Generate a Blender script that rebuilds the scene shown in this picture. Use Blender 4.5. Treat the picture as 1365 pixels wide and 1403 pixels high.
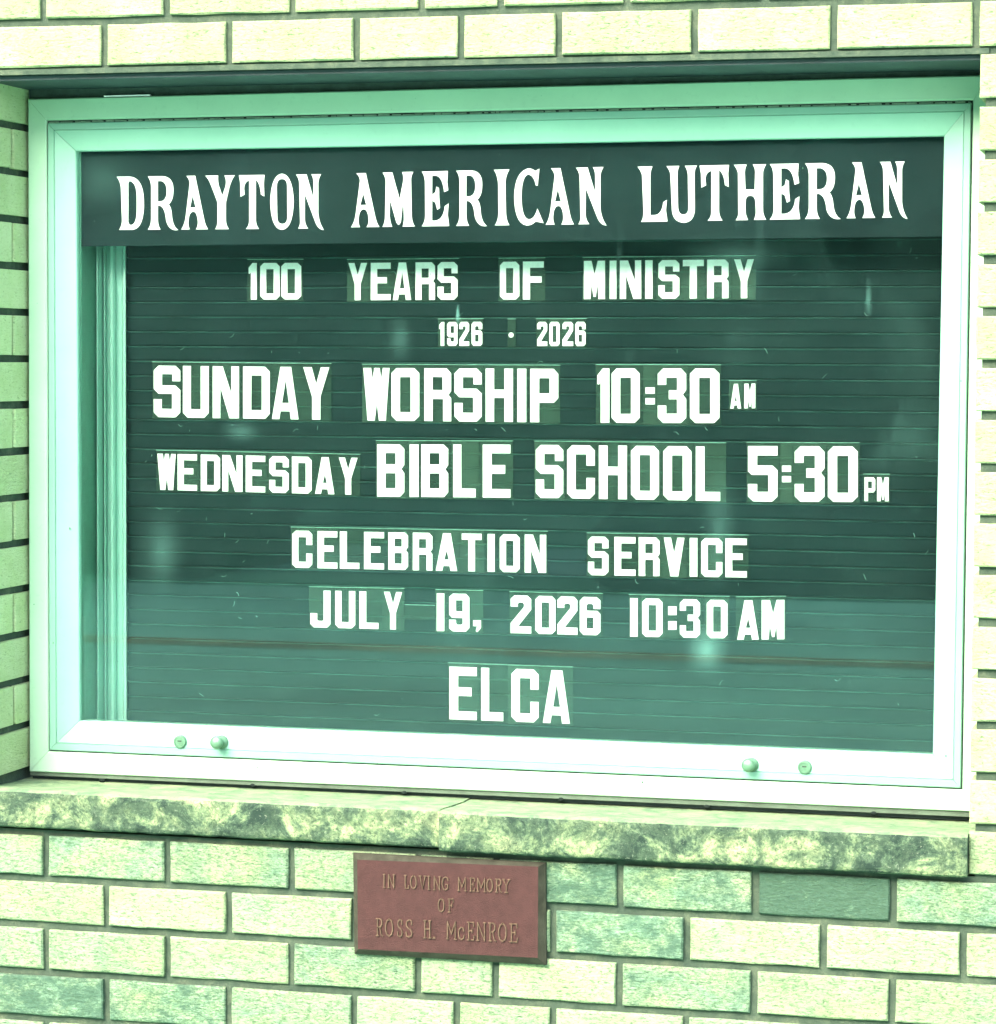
import bpy, bmesh, math, random
from mathutils import Vector, Matrix, Euler, noise

# ------------------------------------------------------------------ camera
scene = bpy.context.scene
COL = scene.collection
for o in list(bpy.data.objects):
    bpy.data.objects.remove(o)
PW, PH, FPX = 1365.0, 1403.0, 3895.6
CAM_LOC = Vector((1.8002, -4.1111, -0.5181))
CAM_ROT = Euler((1.517364, -0.0050636, 0.254426), 'XYZ')
cd = bpy.data.cameras.new('camera')
cam = bpy.data.objects.new('camera', cd)
COL.objects.link(cam)
cam.location = CAM_LOC
cam.rotation_euler = CAM_ROT
cd.sensor_fit = 'HORIZONTAL'
cd.sensor_width = 36
cd.lens = FPX / PW * 36
cd.clip_start = 0.05
cd.clip_end = 500
scene.camera = cam

# ------------------------------------------------------------------ light
SUN_EL = math.radians(38)
SUN_AZ = math.radians(-22)      # measured from the wall's outward normal (-Y) towards -X
sun_dir = Vector((math.sin(SUN_AZ) * math.cos(SUN_EL), -math.cos(SUN_AZ) * math.cos(SUN_EL), math.sin(SUN_EL)))
world = bpy.data.worlds.new('World')
scene.world = world
world.use_nodes = True
wn = world.node_tree.nodes
wl = world.node_tree.links
wn.clear()
sky = wn.new('ShaderNodeTexSky')
sky.sky_type = 'NISHITA'
sky.sun_disc = False
sky.sun_elevation = SUN_EL
sky.sun_rotation = math.atan2(sun_dir.x, sun_dir.y)
sky.dust_density = 6
sky.air_density = 1.0
sky.ozone_density = 0.6
bg = wn.new('ShaderNodeBackground')
bg.inputs['Strength'].default_value = 0.15
wo = wn.new('ShaderNodeOutputWorld')
wl.new(sky.outputs[0], bg.inputs[0])
wl.new(bg.outputs[0], wo.inputs[0])
sd = bpy.data.lights.new('sun', 'SUN')
sd.energy = 0.95
sd.angle = math.radians(38)
sd.color = (1.0, 0.96, 0.88)
sun = bpy.data.objects.new('sun', sd)
COL.objects.link(sun)
sun.rotation_euler = sun_dir.to_track_quat('Z', 'Y').to_euler()
scene.render.engine = 'CYCLES'
scene.view_settings.view_transform = 'Standard'
scene.view_settings.look = 'None'
scene.view_settings.gamma = 1
scene.view_settings.exposure = 2.85
scene.cycles.transparent_max_bounces = 12

# ------------------------------------------------------------------ helpers
RM = CAM_ROT.to_matrix()


def W(px, py, Y=0.0):
    """point of the photograph -> point of the place on the upright plane at depth Y"""
    d = RM @ Vector(((px - PW / 2) / FPX, -(py - PH / 2) / FPX, -1))
    return CAM_LOC + d * ((Y - CAM_LOC.y) / d.y)


def empty(name, label, cat, loc=(0, 0, 0), group=None):
    o = bpy.data.objects.new(name, None)
    COL.objects.link(o)
    o.location = loc
    o.empty_display_size = .05
    o['label'] = label
    o['category'] = cat
    if group:
        o['group'] = group
    return o


def link(name, me, m, parent=None, loc=None):
    """mesh given in world coordinates (or local to loc)"""
    o = bpy.data.objects.new(name, me)
    COL.objects.link(o)
    if m is not None:
        me.materials.append(m)
    if loc is not None:
        o.location = loc
    if parent is not None:
        o.parent = parent
        root = Vector((0, 0, 0))
        p = parent
        while p is not None:
            root = root + Vector(p.location)
            p = p.parent
        o.location = Vector(o.location) - root
    return o


def from_bm(name, bm, m, parent=None, loc=None, smooth=False):
    me = bpy.data.meshes.new(name)
    bmesh.ops.recalc_face_normals(bm, faces=bm.faces)
    bm.to_mesh(me)
    bm.free()
    if smooth:
        for p in me.polygons:
            p.use_smooth = True
    if loc is None:                     # put the origin at the piece itself
        xs = [v.co.copy() for v in me.vertices]
        c = sum(xs, Vector()) / len(xs)
        for v in me.vertices:
            v.co -= c
        loc = c
    return link(name, me, m, parent, loc)


def box(bm, x0, x1, y0, y1, z0, z1):
    v = [bm.verts.new((x, y, z)) for x in (x0, x1) for y in (y0, y1) for z in (z0, z1)]
    for f in ((0, 1, 3, 2), (4, 6, 7, 5), (0, 4, 5, 1), (2, 3, 7, 6), (0, 2, 6, 4), (1, 5, 7, 3)):
        bm.faces.new([v[i] for i in f])


def box_obj(name, x0, x1, y0, y1, z0, z1, m, parent, bev=0.0):
    bm = bmesh.new()
    box(bm, x0, x1, y0, y1, z0, z1)
    if bev:
        bmesh.ops.bevel(bm, geom=bm.edges[:], offset=bev, segments=1, affect='EDGES')
    return from_bm(name, bm, m, parent)


def hexa(bm, q, y0, y1):
    """q: four (x,z) corners; box between depths y0 and y1"""
    a = [bm.verts.new((p[0], y0, p[1])) for p in q]
    b = [bm.verts.new((p[0], y1, p[1])) for p in q]
    bm.faces.new(a)
    bm.faces.new(b[::-1])
    for i in range(4):
        j = (i + 1) % 4
        bm.faces.new((a[i], b[i], b[j], a[j]))


# ------------------------------------------------------------------ materials
class Mat:
    def __init__(s, name):
        s.m = bpy.data.materials.new(name)
        s.m.use_nodes = True
        s.nt = s.m.node_tree
        s.n = s.nt.nodes
        s.l = s.nt.links
        s.p = s.n['Principled BSDF']
        s.out = s.n['Material Output']
        s.tc = s.n.new('ShaderNodeTexCoord')
        s.co = s.tc.outputs['Object']

    def random_offset(s):
        oi = s.n.new('ShaderNodeObjectInfo')
        mu = s.math('MULTIPLY', oi.outputs['Random'], 73.0)
        cb = s.n.new('ShaderNodeCombineXYZ')
        for i in range(3):
            s.l.new(mu, cb.inputs[i])
        va = s.n.new('ShaderNodeVectorMath')
        s.l.new(s.co, va.inputs[0])
        s.l.new(cb.outputs[0], va.inputs[1])
        s.co = va.outputs[0]
        return oi.outputs['Random']

    def math(s, op, a, b=None, clamp=False):
        n = s.n.new('ShaderNodeMath')
        n.operation = op
        n.use_clamp = clamp
        for i, v in enumerate((a, b)):
            if v is None:
                continue
            if isinstance(v, (int, float)):
                n.inputs[i].default_value = v
            else:
                s.l.new(v, n.inputs[i])
        return n.outputs[0]

    def noise(s, scale, detail=4, rough=.6, stretch=(1, 1, 1), dist=0, co=None):
        mp = s.n.new('ShaderNodeMapping')
        mp.inputs['Scale'].default_value = stretch
        s.l.new(co or s.co, mp.inputs[0])
        n = s.n.new('ShaderNodeTexNoise')
        n.inputs['Scale'].default_value = scale
        n.inputs['Detail'].default_value = detail
        n.inputs['Roughness'].default_value = rough
        n.inputs['Distortion'].default_value = dist
        s.l.new(mp.outputs[0], n.inputs['Vector'])
        return n.outputs['Fac']

    def ramp(s, fac, stops):
        r = s.n.new('ShaderNodeValToRGB')
        e = r.color_ramp.elements
        while len(e) < len(stops):
            e.new(0.5)
        for i, (p, c) in enumerate(stops):
            e[i].position = p
            e[i].color = (c, c, c, 1) if isinstance(c, (int, float)) else tuple(c) + (1,)
        s.l.new(fac, r.inputs[0])
        return r.outputs[0]

    def mix(s, fac, a, b, mode='MIX'):
        n = s.n.new('ShaderNodeMix')
        n.data_type = 'RGBA'
        n.blend_type = mode
        for i, v in ((0, fac), (6, a), (7, b)):
            if isinstance(v, (int, float)):
                n.inputs[i].default_value = v if i == 0 else (v, v, v, 1)
            elif isinstance(v, tuple):
                n.inputs[i].default_value = v + (1,)
            else:
                s.l.new(v, n.inputs[i])
        return n.outputs[2]

    def bump(s, h, dist, strength=1, prev=None):
        b = s.n.new('ShaderNodeBump')
        b.inputs['Distance'].default_value = dist
        b.inputs['Strength'].default_value = strength
        s.l.new(h, b.inputs['Height'])
        if prev is not None:
            s.l.new(prev, b.inputs['Normal'])
        return b.outputs[0]

    def set(s, color=None, rough=None, normal=None, metal=None, spec=None):
        for k, v in (('Base Color', color), ('Roughness', rough), ('Normal', normal), ('Metallic', metal), ('Specular IOR Level', spec)):
            if v is None:
                continue
            if isinstance(v, tuple):
                s.p.inputs[k].default_value = v + (1,)
            elif isinstance(v, (int, float)):
                s.p.inputs[k].default_value = v
            else:
                s.l.new(v, s.p.inputs[k])
        return s.m


def attr(M, name):
    a = M.n.new('ShaderNodeAttribute')
    a.attribute_type = 'OBJECT'
    a.attribute_name = name
    return a.outputs['Fac']


def mat_brick():
    M = Mat('rough_pale_brick')
    rnd = M.random_offset()
    big = M.noise(14, 5, .65)
    fine = M.noise(140, 6, .75, (1, 1, 3.4), .9)
    wisps = M.noise(105, 5, .65, (1, 1, 2.6), .7)
    base = M.ramp(big, [(.3, (.27, .36, .17)), (.7, (.35, .43, .25))])
    cool = M.ramp(big, [(.3, (.14, .26, .17)), (.7, (.22, .35, .235))])
    st = attr(M, 'stain_or_light')
    mot = M.math('MULTIPLY', M.math('SUBTRACT', M.noise(11, 6, .7, (1, 1, 1.5), .6), .5), M.math('MULTIPLY', st, 5.0))
    base = M.mix(M.math('ADD', st, mot, True), base, cool)
    base = M.mix(M.ramp(M.math('SUBTRACT', wisps, M.math('MULTIPLY', st, .07)), [(.34, .8), (.46, 0.0)]), base, (.085, .155, .075))
    dirt = M.noise(26, 9, .82, (1, 1, 1.3), .15)
    thr = M.math('ADD', M.math('MULTIPLY', st, .47), dirt)
    thr = M.ramp(M.math('ADD', thr, M.math('MULTIPLY', mot, .06)), [(.80, 0.0), (.96, .85)])
    base = M.mix(thr, base, (.042, .095, .068))
    pit_shade = M.ramp(M.math('SUBTRACT', fine, M.math('MULTIPLY', st, .08)), [(.33, .9), (.455, 0.0)])  # pit colour darkened to add shade that the relief lacks
    base = M.mix(pit_shade, base, (.045, .095, .058))
    val = M.math('ADD', .88, M.math('MULTIPLY', rnd, .2))
    val = M.math('ADD', val, M.math('MULTIPLY', M.math('MAXIMUM', M.math('MULTIPLY', st, -1.0), 0.0), .45))   # negative values paint extra light into the recess bricks
    base = M.mix(1.0, base, val, 'MULTIPLY')
    n = M.bump(wisps, .0045, 1.0)
    n = M.bump(fine, .0025, 1.0, n)
    return M.set(base, .92, n, spec=.2)


def mat_mortar():
    M = Mat('grey_mortar')
    a = M.noise(30, 5, .7)
    f = M.noise(350, 4, .8)
    c = M.ramp(a, [(.3, (.026, .047, .034)), (.52, (.048, .074, .052)), (.75, (.095, .122, .078))])
    c = M.mix(M.ramp(f, [(.35, .5), (.55, 0.0)]), c, (.035, .05, .04))
    return M.set(c, .95, M.bump(f, .0016, 1.0, M.bump(a, .003)), spec=.15)


def mat_stone():
    M = Mat('weathered_sill_stone')
    M.random_offset()
    big = M.noise(17, 8, .72, (1, 1, 1.2), .5)
    big2 = M.noise(30, 6, .7, (1, 1, 1), .6)
    fine = M.noise(190, 6, .8, (1, 1, 1), .8)
    c = M.ramp(big, [(.40, (.018, .040, .030)), (.47, (.065, .115, .072)), (.54, (.19, .27, .14)), (.64, (.40, .47, .25))])
    c = M.mix(M.ramp(big2, [(.40, .75), (.56, 0.0)]), c, (.055, .095, .06))
    c = M.mix(M.ramp(fine, [(.38, .8), (.5, 0.0)]), c, (.022, .045, .032))
    c = M.mix(M.ramp(fine, [(.58, 0.0), (.68, .55)]), c, (.38, .44, .32))
    # upward-facing parts of the slab are paler than its face
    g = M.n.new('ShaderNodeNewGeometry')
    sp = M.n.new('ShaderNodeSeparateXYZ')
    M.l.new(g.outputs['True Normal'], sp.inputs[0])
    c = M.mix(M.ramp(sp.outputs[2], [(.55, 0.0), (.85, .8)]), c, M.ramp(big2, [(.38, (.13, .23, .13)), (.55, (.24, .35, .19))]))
    return M.set(c, .95, M.bump(fine, .005, 1.0, M.bump(big2, .010)), spec=.2)


def mat_frame(name, col, rough=.42, streak=.35):
    M = Mat(name)
    M.random_offset()
    a = M.noise(6, 5, .6)
    f = M.noise(90, 5, .7)
    sp_ = M.noise(170, 2, .5)
    c = M.ramp(a, [(.3, tuple(x * .86 for x in col)), (.7, col)])
    c = M.mix(M.ramp(f, [(.27, streak), (.42, 0.0)]), c, tuple(x * .7 for x in col))
    c = M.mix(M.ramp(sp_, [(.21, .8), (.245, 0.0)]), c, (.12, .3, .2))
    return M.set(c, M.ramp(f, [(.3, rough + .15), (.7, rough)]), M.bump(f, .0003, .5), metal=.15, spec=.45)


def mat_plain(name, col, rough=.6, var=.25, scale=20, metal=0.0, bump=.0005, spec=.4):
    M = Mat(name)
    M.random_offset()
    a = M.noise(scale, 5, .65)
    f = M.noise(scale * 9, 4, .7)
    c = M.ramp(a, [(.3, tuple(x * (1 - var) for x in col)), (.7, tuple(x * (1 + var) for x in col))])
    c = M.mix(M.ramp(f, [(.3, .25), (.5, 0.0)]), c, tuple(x * .6 for x in col))
    return M.set(c, rough, M.bump(f, bump, .8), metal=metal, spec=spec)


def mat_board():
    M = Mat('dark_green_board')
    M.random_offset()
    a = M.noise(7, 4, .6)
    s_ = M.noise(50, 4, .7, (.12, 1, 2.5))
    c = M.ramp(a, [(.3, (.007, .021, .021)), (.7, (.012, .030, .029))])
    c = M.mix(M.ramp(s_, [(.55, 0.0), (.75, .35)]), c, (.018, .055, .048))
    return M.set(c, .8, M.bump(s_, .0004, .6), spec=.06)


def mat_glass():
    """window glass: clear, mirror-like by Fresnel, with a film of dust, smears, specks and painted reflection spots"""
    M = Mat('dusty_window_glass')
    tr = M.n.new('ShaderNodeBsdfTransparent')
    tr.inputs[0].default_value = (.97, .99, .98, 1)
    gl = M.n.new('ShaderNodeBsdfGlossy')
    gl.inputs['Roughness'].default_value = .012
    gl.inputs['Color'].default_value = (.72, 1, .95, 1)
    fr = M.n.new('ShaderNodeFresnel')
    fr.inputs['IOR'].default_value = 1.5
    m1 = M.n.new('ShaderNodeMixShader')
    M.l.new(fr.outputs[0], m1.inputs[0])
    M.l.new(tr.outputs[0], m1.inputs[1])
    M.l.new(gl.outputs[0], m1.inputs[2])
    df = M.n.new('ShaderNodeBsdfDiffuse')
    df.inputs['Color'].default_value = (.30, .76, .66, 1)
    film = M.noise(2.6, 5, .62, (1, 1, 1.3), .7)
    film = M.ramp(film, [(.35, .001), (.62, .004), (.8, .020)])
    sm = M.noise(9, 4, .6, (1, 1, .35), 1.6)
    sm = M.ramp(sm, [(.62, 0.0), (.80, .012)])
    vo = M.n.new('ShaderNodeTexVoronoi')
    vo.inputs['Scale'].default_value = 26
    M.l.new(M.co, vo.inputs['Vector'])
    spk = M.ramp(vo.outputs['Distance'], [(.015, .3), (.035, 0.0)])
    gate = M.ramp(M.noise(8, 2, .5), [(.5, 0.0), (.56, 1.0)])
    spk = M.math('MULTIPLY', spk, gate)
    tot = M.math('ADD', M.math('ADD', film, sm), spk, True)
    # soft reflected spots painted as pale diffuse colour on the pane
    for (cx, cz, rx, rz, k) in REFLECTION_SPOTS:
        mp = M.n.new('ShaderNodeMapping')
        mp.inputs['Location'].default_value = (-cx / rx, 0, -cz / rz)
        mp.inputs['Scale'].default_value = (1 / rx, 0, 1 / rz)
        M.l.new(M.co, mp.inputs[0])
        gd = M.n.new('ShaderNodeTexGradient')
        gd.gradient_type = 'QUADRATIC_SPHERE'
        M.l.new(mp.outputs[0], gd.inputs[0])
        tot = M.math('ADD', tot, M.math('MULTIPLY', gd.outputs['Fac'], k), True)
    m2 = M.n.new('ShaderNodeMixShader')
    M.l.new(tot, m2.inputs[0])
    M.l.new(m1.outputs[0], m2.inputs[1])
    M.l.new(df.outputs[0], m2.inputs[2])
    M.l.new(m2.outputs[0], M.out.inputs[0])
    return M.m


def mat_tile():
    """clear plastic letter panel, slightly yellowed"""
    M = Mat('clear_letter_plastic')
    tr = M.n.new('ShaderNodeBsdfTransparent')
    tr.inputs[0].default_value = (.88, .93, .9, 1)
    rnd = M.random_offset()
    a = M.noise(30, 4, .7)
    M.set(M.ramp(a, [(.3, (.075, .17, .125)), (.7, (.12, .24, .17))]), .4, spec=.15)
    mx = M.n.new('ShaderNodeMixShader')
    M.l.new(M.math('ADD', .10, M.math('MULTIPLY', rnd, .13)), mx.inputs[0])
    M.l.new(tr.outputs[0], mx.inputs[1])
    M.l.new(M.p.outputs[0], mx.inputs[2])
    M.l.new(mx.outputs[0], M.out.inputs[0])
    return M.m


# reflected light spots painted on the pane: centre and radii in metres relative to the pane's own origin
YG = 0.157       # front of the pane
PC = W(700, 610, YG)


def reflection_spot(px, py, rx, rz, k):
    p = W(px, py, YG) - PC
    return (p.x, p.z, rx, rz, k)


REFLECTION_SPOTS = [reflection_spot(968, 890, .045, .05, .10), reflection_spot(985, 725, .04, .14, .028), reflection_spot(222, 755, .05, .10, .035),
          reflection_spot(548, 465, .03, .05, .03), reflection_spot(140, 245, .09, .07, .022), reflection_spot(1010, 350, .12, .04, .02),
          reflection_spot(1190, 410, .008, .04, .06), reflection_spot(627, 432, .005, .022, .16), reflection_spot(330, 592, .05, .025, .035)]

BRICK = mat_brick()
MORTAR = mat_mortar()
STONE = mat_stone()
FRAME = mat_frame('satin_aluminium_outer', (.33, .54, .38))
DOOR = mat_frame('satin_aluminium_door', (.17, .37, .28), .38, .2)
CHAN = mat_frame('bright_aluminium_channel', (.27, .54, .45), .3, .3)
WALLIN = mat_plain('cabinet_paint', (.11, .30, .22), .45, .15, 8)
DARK = mat_plain('black_painted_steel', (.016, .034, .036), .6, .3, 12, bump=.001)
PACK = mat_plain('old_sealant', (.040, .066, .054), .85, .35, 40, bump=.002)
FLANGE = mat_plain('grimy_flange', (.055, .09, .062), .6, .3, 30)
GASKET = mat_plain('black_gasket', (.02, .035, .028), .8, .4, 60)
BOARD = mat_board()
PLUG = mat_plain('black_rubber_plug', (.010, .016, .014), .95, .2, 60, spec=.03)
HEADER = mat_plain('header_green_enamel', (.013, .029, .030), .8, .22, 6, bump=.0003, spec=.04)
PAINTW = mat_plain('white_sign_paint', (.92, .94, .93), .5, .05, 30)
LETW = mat_plain('white_letter_plastic', (.80, .90, .84), .5, .12, 30)
GLASS = mat_glass()
TILE = mat_tile()
LOCKM = mat_plain('dull_lock_metal', (.085, .19, .12), .4, .25, 60, .4)
BRONZE = mat_plain('brown_bronze', (.040, .0165, .0155), .7, .22, 60, .1, .002, .2)
BRONZE2 = mat_plain('bronze_edge_patina', (.034, .036, .026), .8, .4, 50, .1, .002, .1)
BRLET = mat_plain('pale_bronze_lettering', (.095, .062, .040), .5, .35, 160, .35)  # raised letters paler than the plate

# ------------------------------------------------------------------ brick wall
B, C = 0.2032, 0.0742652
XL, XR = -0.0950, 1.4372
JV, JH = 0.0054, 0.0062
rnd = random.Random(4)
wall = empty('brick_wall', 'pale rough brick wall with raked grey mortar around the recessed sign', 'brick wall', (.67, .1, -1.9))


def brick_mesh(w, d, h, seed):
    """worn brick: bevelled box whose faces and arrises wander a little"""
    r = random.Random(seed)
    bm = bmesh.new()
    nx = max(1, int(round(w / .05)))
    xs = [-w / 2 + w * i / nx for i in range(nx + 1)]
    b = .0022
    xs[0] += b
    xs[-1] -= b
    zs = [-h / 2 + b, 0, h / 2 - b]
    g = [[bm.verts.new((x, -d / 2 - r.uniform(-.0008, .0010), z)) for z in zs] for x in xs]
    for i in range(nx):
        for j in range(2):
            bm.faces.new((g[i][j], g[i + 1][j], g[i + 1][j + 1], g[i][j + 1]))
    ring = [g[i][0] for i in range(nx + 1)] + [g[nx][1], g[nx][2]] + [g[i][2] for i in range(nx - 1, -1, -1)] + [g[0][1]]
    cur = []
    for v in ring:
        x, z = v.co.x, v.co.z
        ox = (w / 2 if x > w / 2 - 2 * b else -w / 2 if x < -w / 2 + 2 * b else x)
        oz = (h / 2 if z > h / 2 - 2 * b else -h / 2 if z < -h / 2 + 2 * b else z)
        cur.append(bm.verts.new((ox + r.uniform(-.0007, .0007) * (abs(ox) > w / 2 - .001), -d / 2 + b, oz + r.uniform(-.0008, .0008) * (abs(oz) > h / 2 - .001))))
    back = [bm.verts.new((v.co.x, d / 2, v.co.z)) for v in cur]
    n = len(ring)
    for a, c in ((ring, cur), (cur, back)):
        for i in range(n):
            j = (i + 1) % n
            bm.faces.new((a[i], c[i], c[j], a[j]))
    bm.faces.new(back)
    return bm


def brick(x0, x1, row, y0=0.0, y1=.094, stain_or_light=0.0, seed=0):
    if x1 - x0 < .02:
        return
    cx, w = (x0 + x1) / 2, x1 - x0
    z1, z0 = -row * C - JH, -(row + 1) * C + JH
    yo = rnd.uniform(-.0012, .0012) if y0 == 0 else 0
    o = from_bm('brick', brick_mesh(w, y1 - y0, z1 - z0, rnd.random()), BRICK, wall, (cx, (y0 + y1) / 2 + yo, (z0 + z1) / 2))
    o['stain_or_light'] = float(stain_or_light)
    return o


def joints(row, lo=-.62, hi=1.98):
    if row % 2 == 0:
        js = [.5 - k for k in range(5)][::-1] + [1.5, 2.5, 3.3] + [4.04 + k for k in range(8)]
    else:
        js = [-k for k in range(5)][::-1] + [1, 2, 3, 3.6] + [4.54 + k for k in range(8)]
    return [j * B for j in js if lo < j * B < hi]


# (course, where along the wall as seen in the photograph, how grimy)
GRIME = {17: [(-20, .55), (60, .5), (146, .62), (312, .6), (440, .4), (520, .5), (620, .6), (800, .85), (940, .75), (1127, 1.1), (1300, .65)],
         18: [(60, .3), (229, .25), (398, .45), (620, .5), (850, .8), (1034, .3), (1225, .35), (1400, .3)],
         19: [(0, .5), (146, .4), (313, .35), (480, .62), (620, .4), (760, .35), (940, .6), (1127, .35), (1300, .4)],
         20: [(60, .9), (229, .75), (400, .5), (550, .4), (690, .4), (850, .4), (1034, .5), (1225, .5)]}
GRIME = {r: [(W(px, 1200 + 64 * (r - 17), 0).x, v) for px, v in L] for r, L in GRIME.items()}
PL, PR = W(489, 1200, -.0).x, W(748, 1200, 0).x
for row in range(-5, 24):
    js = joints(row)
    for i in range(len(js) - 1):
        a, b_ = js[i] + JV, js[i + 1] - JV
        mid = (a + b_) / 2
        st = 0.0
        if row in GRIME:
            st = min(GRIME[row], key=lambda t: abs(t[0] - mid))[1]
        elif row > 20:
            st = .5
        elif row < 2:
            st = rnd.uniform(0, .1)
        else:
            st = rnd.uniform(0, .05)
        if 1 <= row <= 15:
            if a < XL - .03:
                edge = b_ > XL - .03
                brick(a, XL if edge else b_, row, stain_or_light=(-.7 if edge else st), y1=(.192 if edge and row % 2 else .092))  # negative value makes the left jamb's colour look better lit
            elif b_ > XR + .03:
                edge = a < XR + .03
                brick(XR if edge else a, b_, row, stain_or_light=st, y1=(.192 if edge and row % 2 else .092))
            continue
        if row == 16:
            if mid < -.25:
                brick(a, min(b_, -.232), row, stain_or_light=.2)
            elif b_ > XR + .03:
                brick(max(a, XR), b_, row, stain_or_light=.3)
            continue
        brick(a, b_, row, stain_or_light=st)
# return bricks of the jambs where the corner is a stretcher
for row in range(1, 16):
    if row % 2 == 0:
        brick(XL - .09, XL, row, .102, .29, -.7)  # paler colour stands in for light on the left return
        brick(XR, XR + .09, row, .099, .29, .3)
    else:
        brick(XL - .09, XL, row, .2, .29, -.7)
        brick(XR, XR + .09, row, .2, .29, .3)

# mortar: one raked bed behind the bricks' faces, with the opening left free
bm = bmesh.new()
X0, X1, ZT, ZB = -.6, 1.96, 5 * C, -24 * C
zo_t, zo_b = -C - .0035, -17 * C + .002
box(bm, X0, XL - .008, .0078, .29, zo_b, zo_t)
box(bm, XR + .008, X1, .0078, .29, zo_b, zo_t)
box(bm, X0, X1, .0078, .29, zo_t, ZT)
box(bm, X0, X1, .0078, .29, ZB, zo_b)
from_bm('mortar', bm, MORTAR, wall)
bm = bmesh.new()                         # mortar squeezed between lintel and first course
box(bm, XL - .1, XR + .012, .004, .09, -C - .0052, -C + .003)
from_bm('mortar', bm, MORTAR, wall)
box_obj('steel_lintel', XL - .10, XR + .004, .014, .17, -.0875, -C - .0056, DARK, wall, .0008)

# sill stones
SY = -.016


def sill_stone(x0, x1, y0, zb, zt, seed, endround=.0):
    bm = bmesh.new()
    nx = max(4, int((x1 - x0) / .012))
    prof = [(.30, zt - .010), (.12, zt - .0085), (.05, zt - .0045), (.01, zt - .001), (y0 + .008, zt - .0008), (y0 + .002, zt - .004), (y0, zt - .009),
            (y0, zt - .02), (y0, zt - .032), (y0, zt - .044), (y0, zb + .008), (y0 + .002, zb + .003), (y0 + .007, zb), (.0, zb + .001), (.29, zb + .001)]
    rows = []
    for i in range(nx + 1):
        x = x0 + (x1 - x0) * i / nx
        e = min(i, nx - i)
        r = []
        for k, (y, z) in enumerate(prof):
            p = Vector((x, y, z)) * 55 + Vector((seed, 0, 0))
            n1 = noise.noise(p) * .0022 + noise.noise(p * .3) * .0022
            vis = 1 if k > 2 and k < 13 else 0
            yy = y - n1 * vis
            zz = z + noise.noise(p + Vector((9, 9, 9))) * .0013 * vis
            if e < 2 and 3 < k < 13:
                yy += (.005 if x1 > 1.3 and i > 3 else .0015, 0)[e]
            r.append(bm.verts.new((x, yy, zz)))
        rows.append(r)
    m = len(prof)
    for i in range(nx):
        for k in range(m):
            l = (k + 1) % m
            bm.faces.new((rows[i][k], rows[i + 1][k], rows[i + 1][l], rows[i][l]))
    bm.faces.new(rows[0][::-1])
    bm.faces.new(rows[-1])
    return from_bm('sill_stone', bm, STONE, wall)


zt = -16.09 * C
xs_j = W(602, 1140, SY).x
xs_r = XR - .0012
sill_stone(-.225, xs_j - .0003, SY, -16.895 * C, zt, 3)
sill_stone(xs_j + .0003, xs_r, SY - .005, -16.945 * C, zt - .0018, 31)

# ------------------------------------------------------------------ sign case
YF = 0.145
board = empty('message_board', 'glazed aluminium church message board set in the brick wall above the stone sill', 'message board', (.67, .2, -1.19))


def quad(pts, Y):
    return [(W(x, y, Y).x, W(x, y, Y).z) for x, y in pts]      # TL TR BR BL


q_out = quad([(38, 135.5), (1337, 103), (1330, 1112.5), (40, 1057.5)], YF)
q_out[1] = (XR - .002, q_out[1][1])
q_out[2] = (XR - .002, q_out[2][1])
q_gap = quad([(64, 165), (1333.5, 137), (1319, 1082), (66.5, 1029.5)], YF)
q_gap2 = [(x + sx * .0022, z + sz * .0022) for (x, z), sx, sz in zip(q_gap, (1, -1, -1, 1), (-1, -1, 1, 1))]
q_gap2[0] = (q_gap2[0][0], q_gap2[0][1] - .002)
q_gap2[1] = (q_gap2[1][0], q_gap2[1][1] - .002)
q_in = quad([(103, 207), (1293.5, 186), (1278, 1034.5), (108, 988)], YF)


def rail(name, qo, qi, side, prof, m, gap=.00035):
    i, j = side, (side + 1) % 4
    bm = bmesh.new()
    A = []
    for (i_, s) in ((i, 1), (j, -1)):
        row = []
        for (t, y) in prof:
            x = qo[i_][0] + (qi[i_][0] - qo[i_][0]) * t
            z = qo[i_][1] + (qi[i_][1] - qo[i_][1]) * t
            dx, dz = qo[j][0] - qo[i][0], qo[j][1] - qo[i][1]
            L = math.hypot(dx, dz)
            row.append(bm.verts.new((x + s * dx / L * gap, y, z + s * dz / L * gap)))
        A.append(row)
    n = len(prof)
    for k in range(n):
        l = (k + 1) % n
        bm.faces.new((A[0][k], A[1][k], A[1][l], A[0][l]))
    bm.faces.new(A[0])
    bm.faces.new(A[1][::-1])
    return from_bm(name, bm, m, board)


prof_out = [(0, .19), (0, YF + .002), (.05, YF), (.93, YF - .001), (1, YF + .001), (1, .19)]
prof_door = [(0, .175), (0, YF - .001), (.03, YF - .003), (.24, YF - .0035), (.25, YF - .0018), (.28, YF - .003), (.97, YF + .0035), (1, YF + .005), (1, .175)]
for s in range(4):
    rail('frame_rail', q_out, q_gap, s, prof_out, FRAME)
for s in range(4):
    rail('door_rail', q_gap2, q_in, s, prof_door, DOOR, .0003)
# dirty gasket in the gap between frame and door
q_g = [(x - sx * .001, z - sz * .001) for (x, z), sx, sz in zip(q_gap, (1, -1, -1, 1), (-1, -1, 1, 1))]
q_h = [(x + sx * .004, z + sz * .004) for (x, z), sx, sz in zip(q_gap2, (1, -1, -1, 1), (-1, -1, 1, 1))]
for s in range(4):
    rail('gasket', q_g, q_h, s, [(0, .17), (0, YF + .006), (1, YF + .006), (1, .17)], GASKET, 0)
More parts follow.
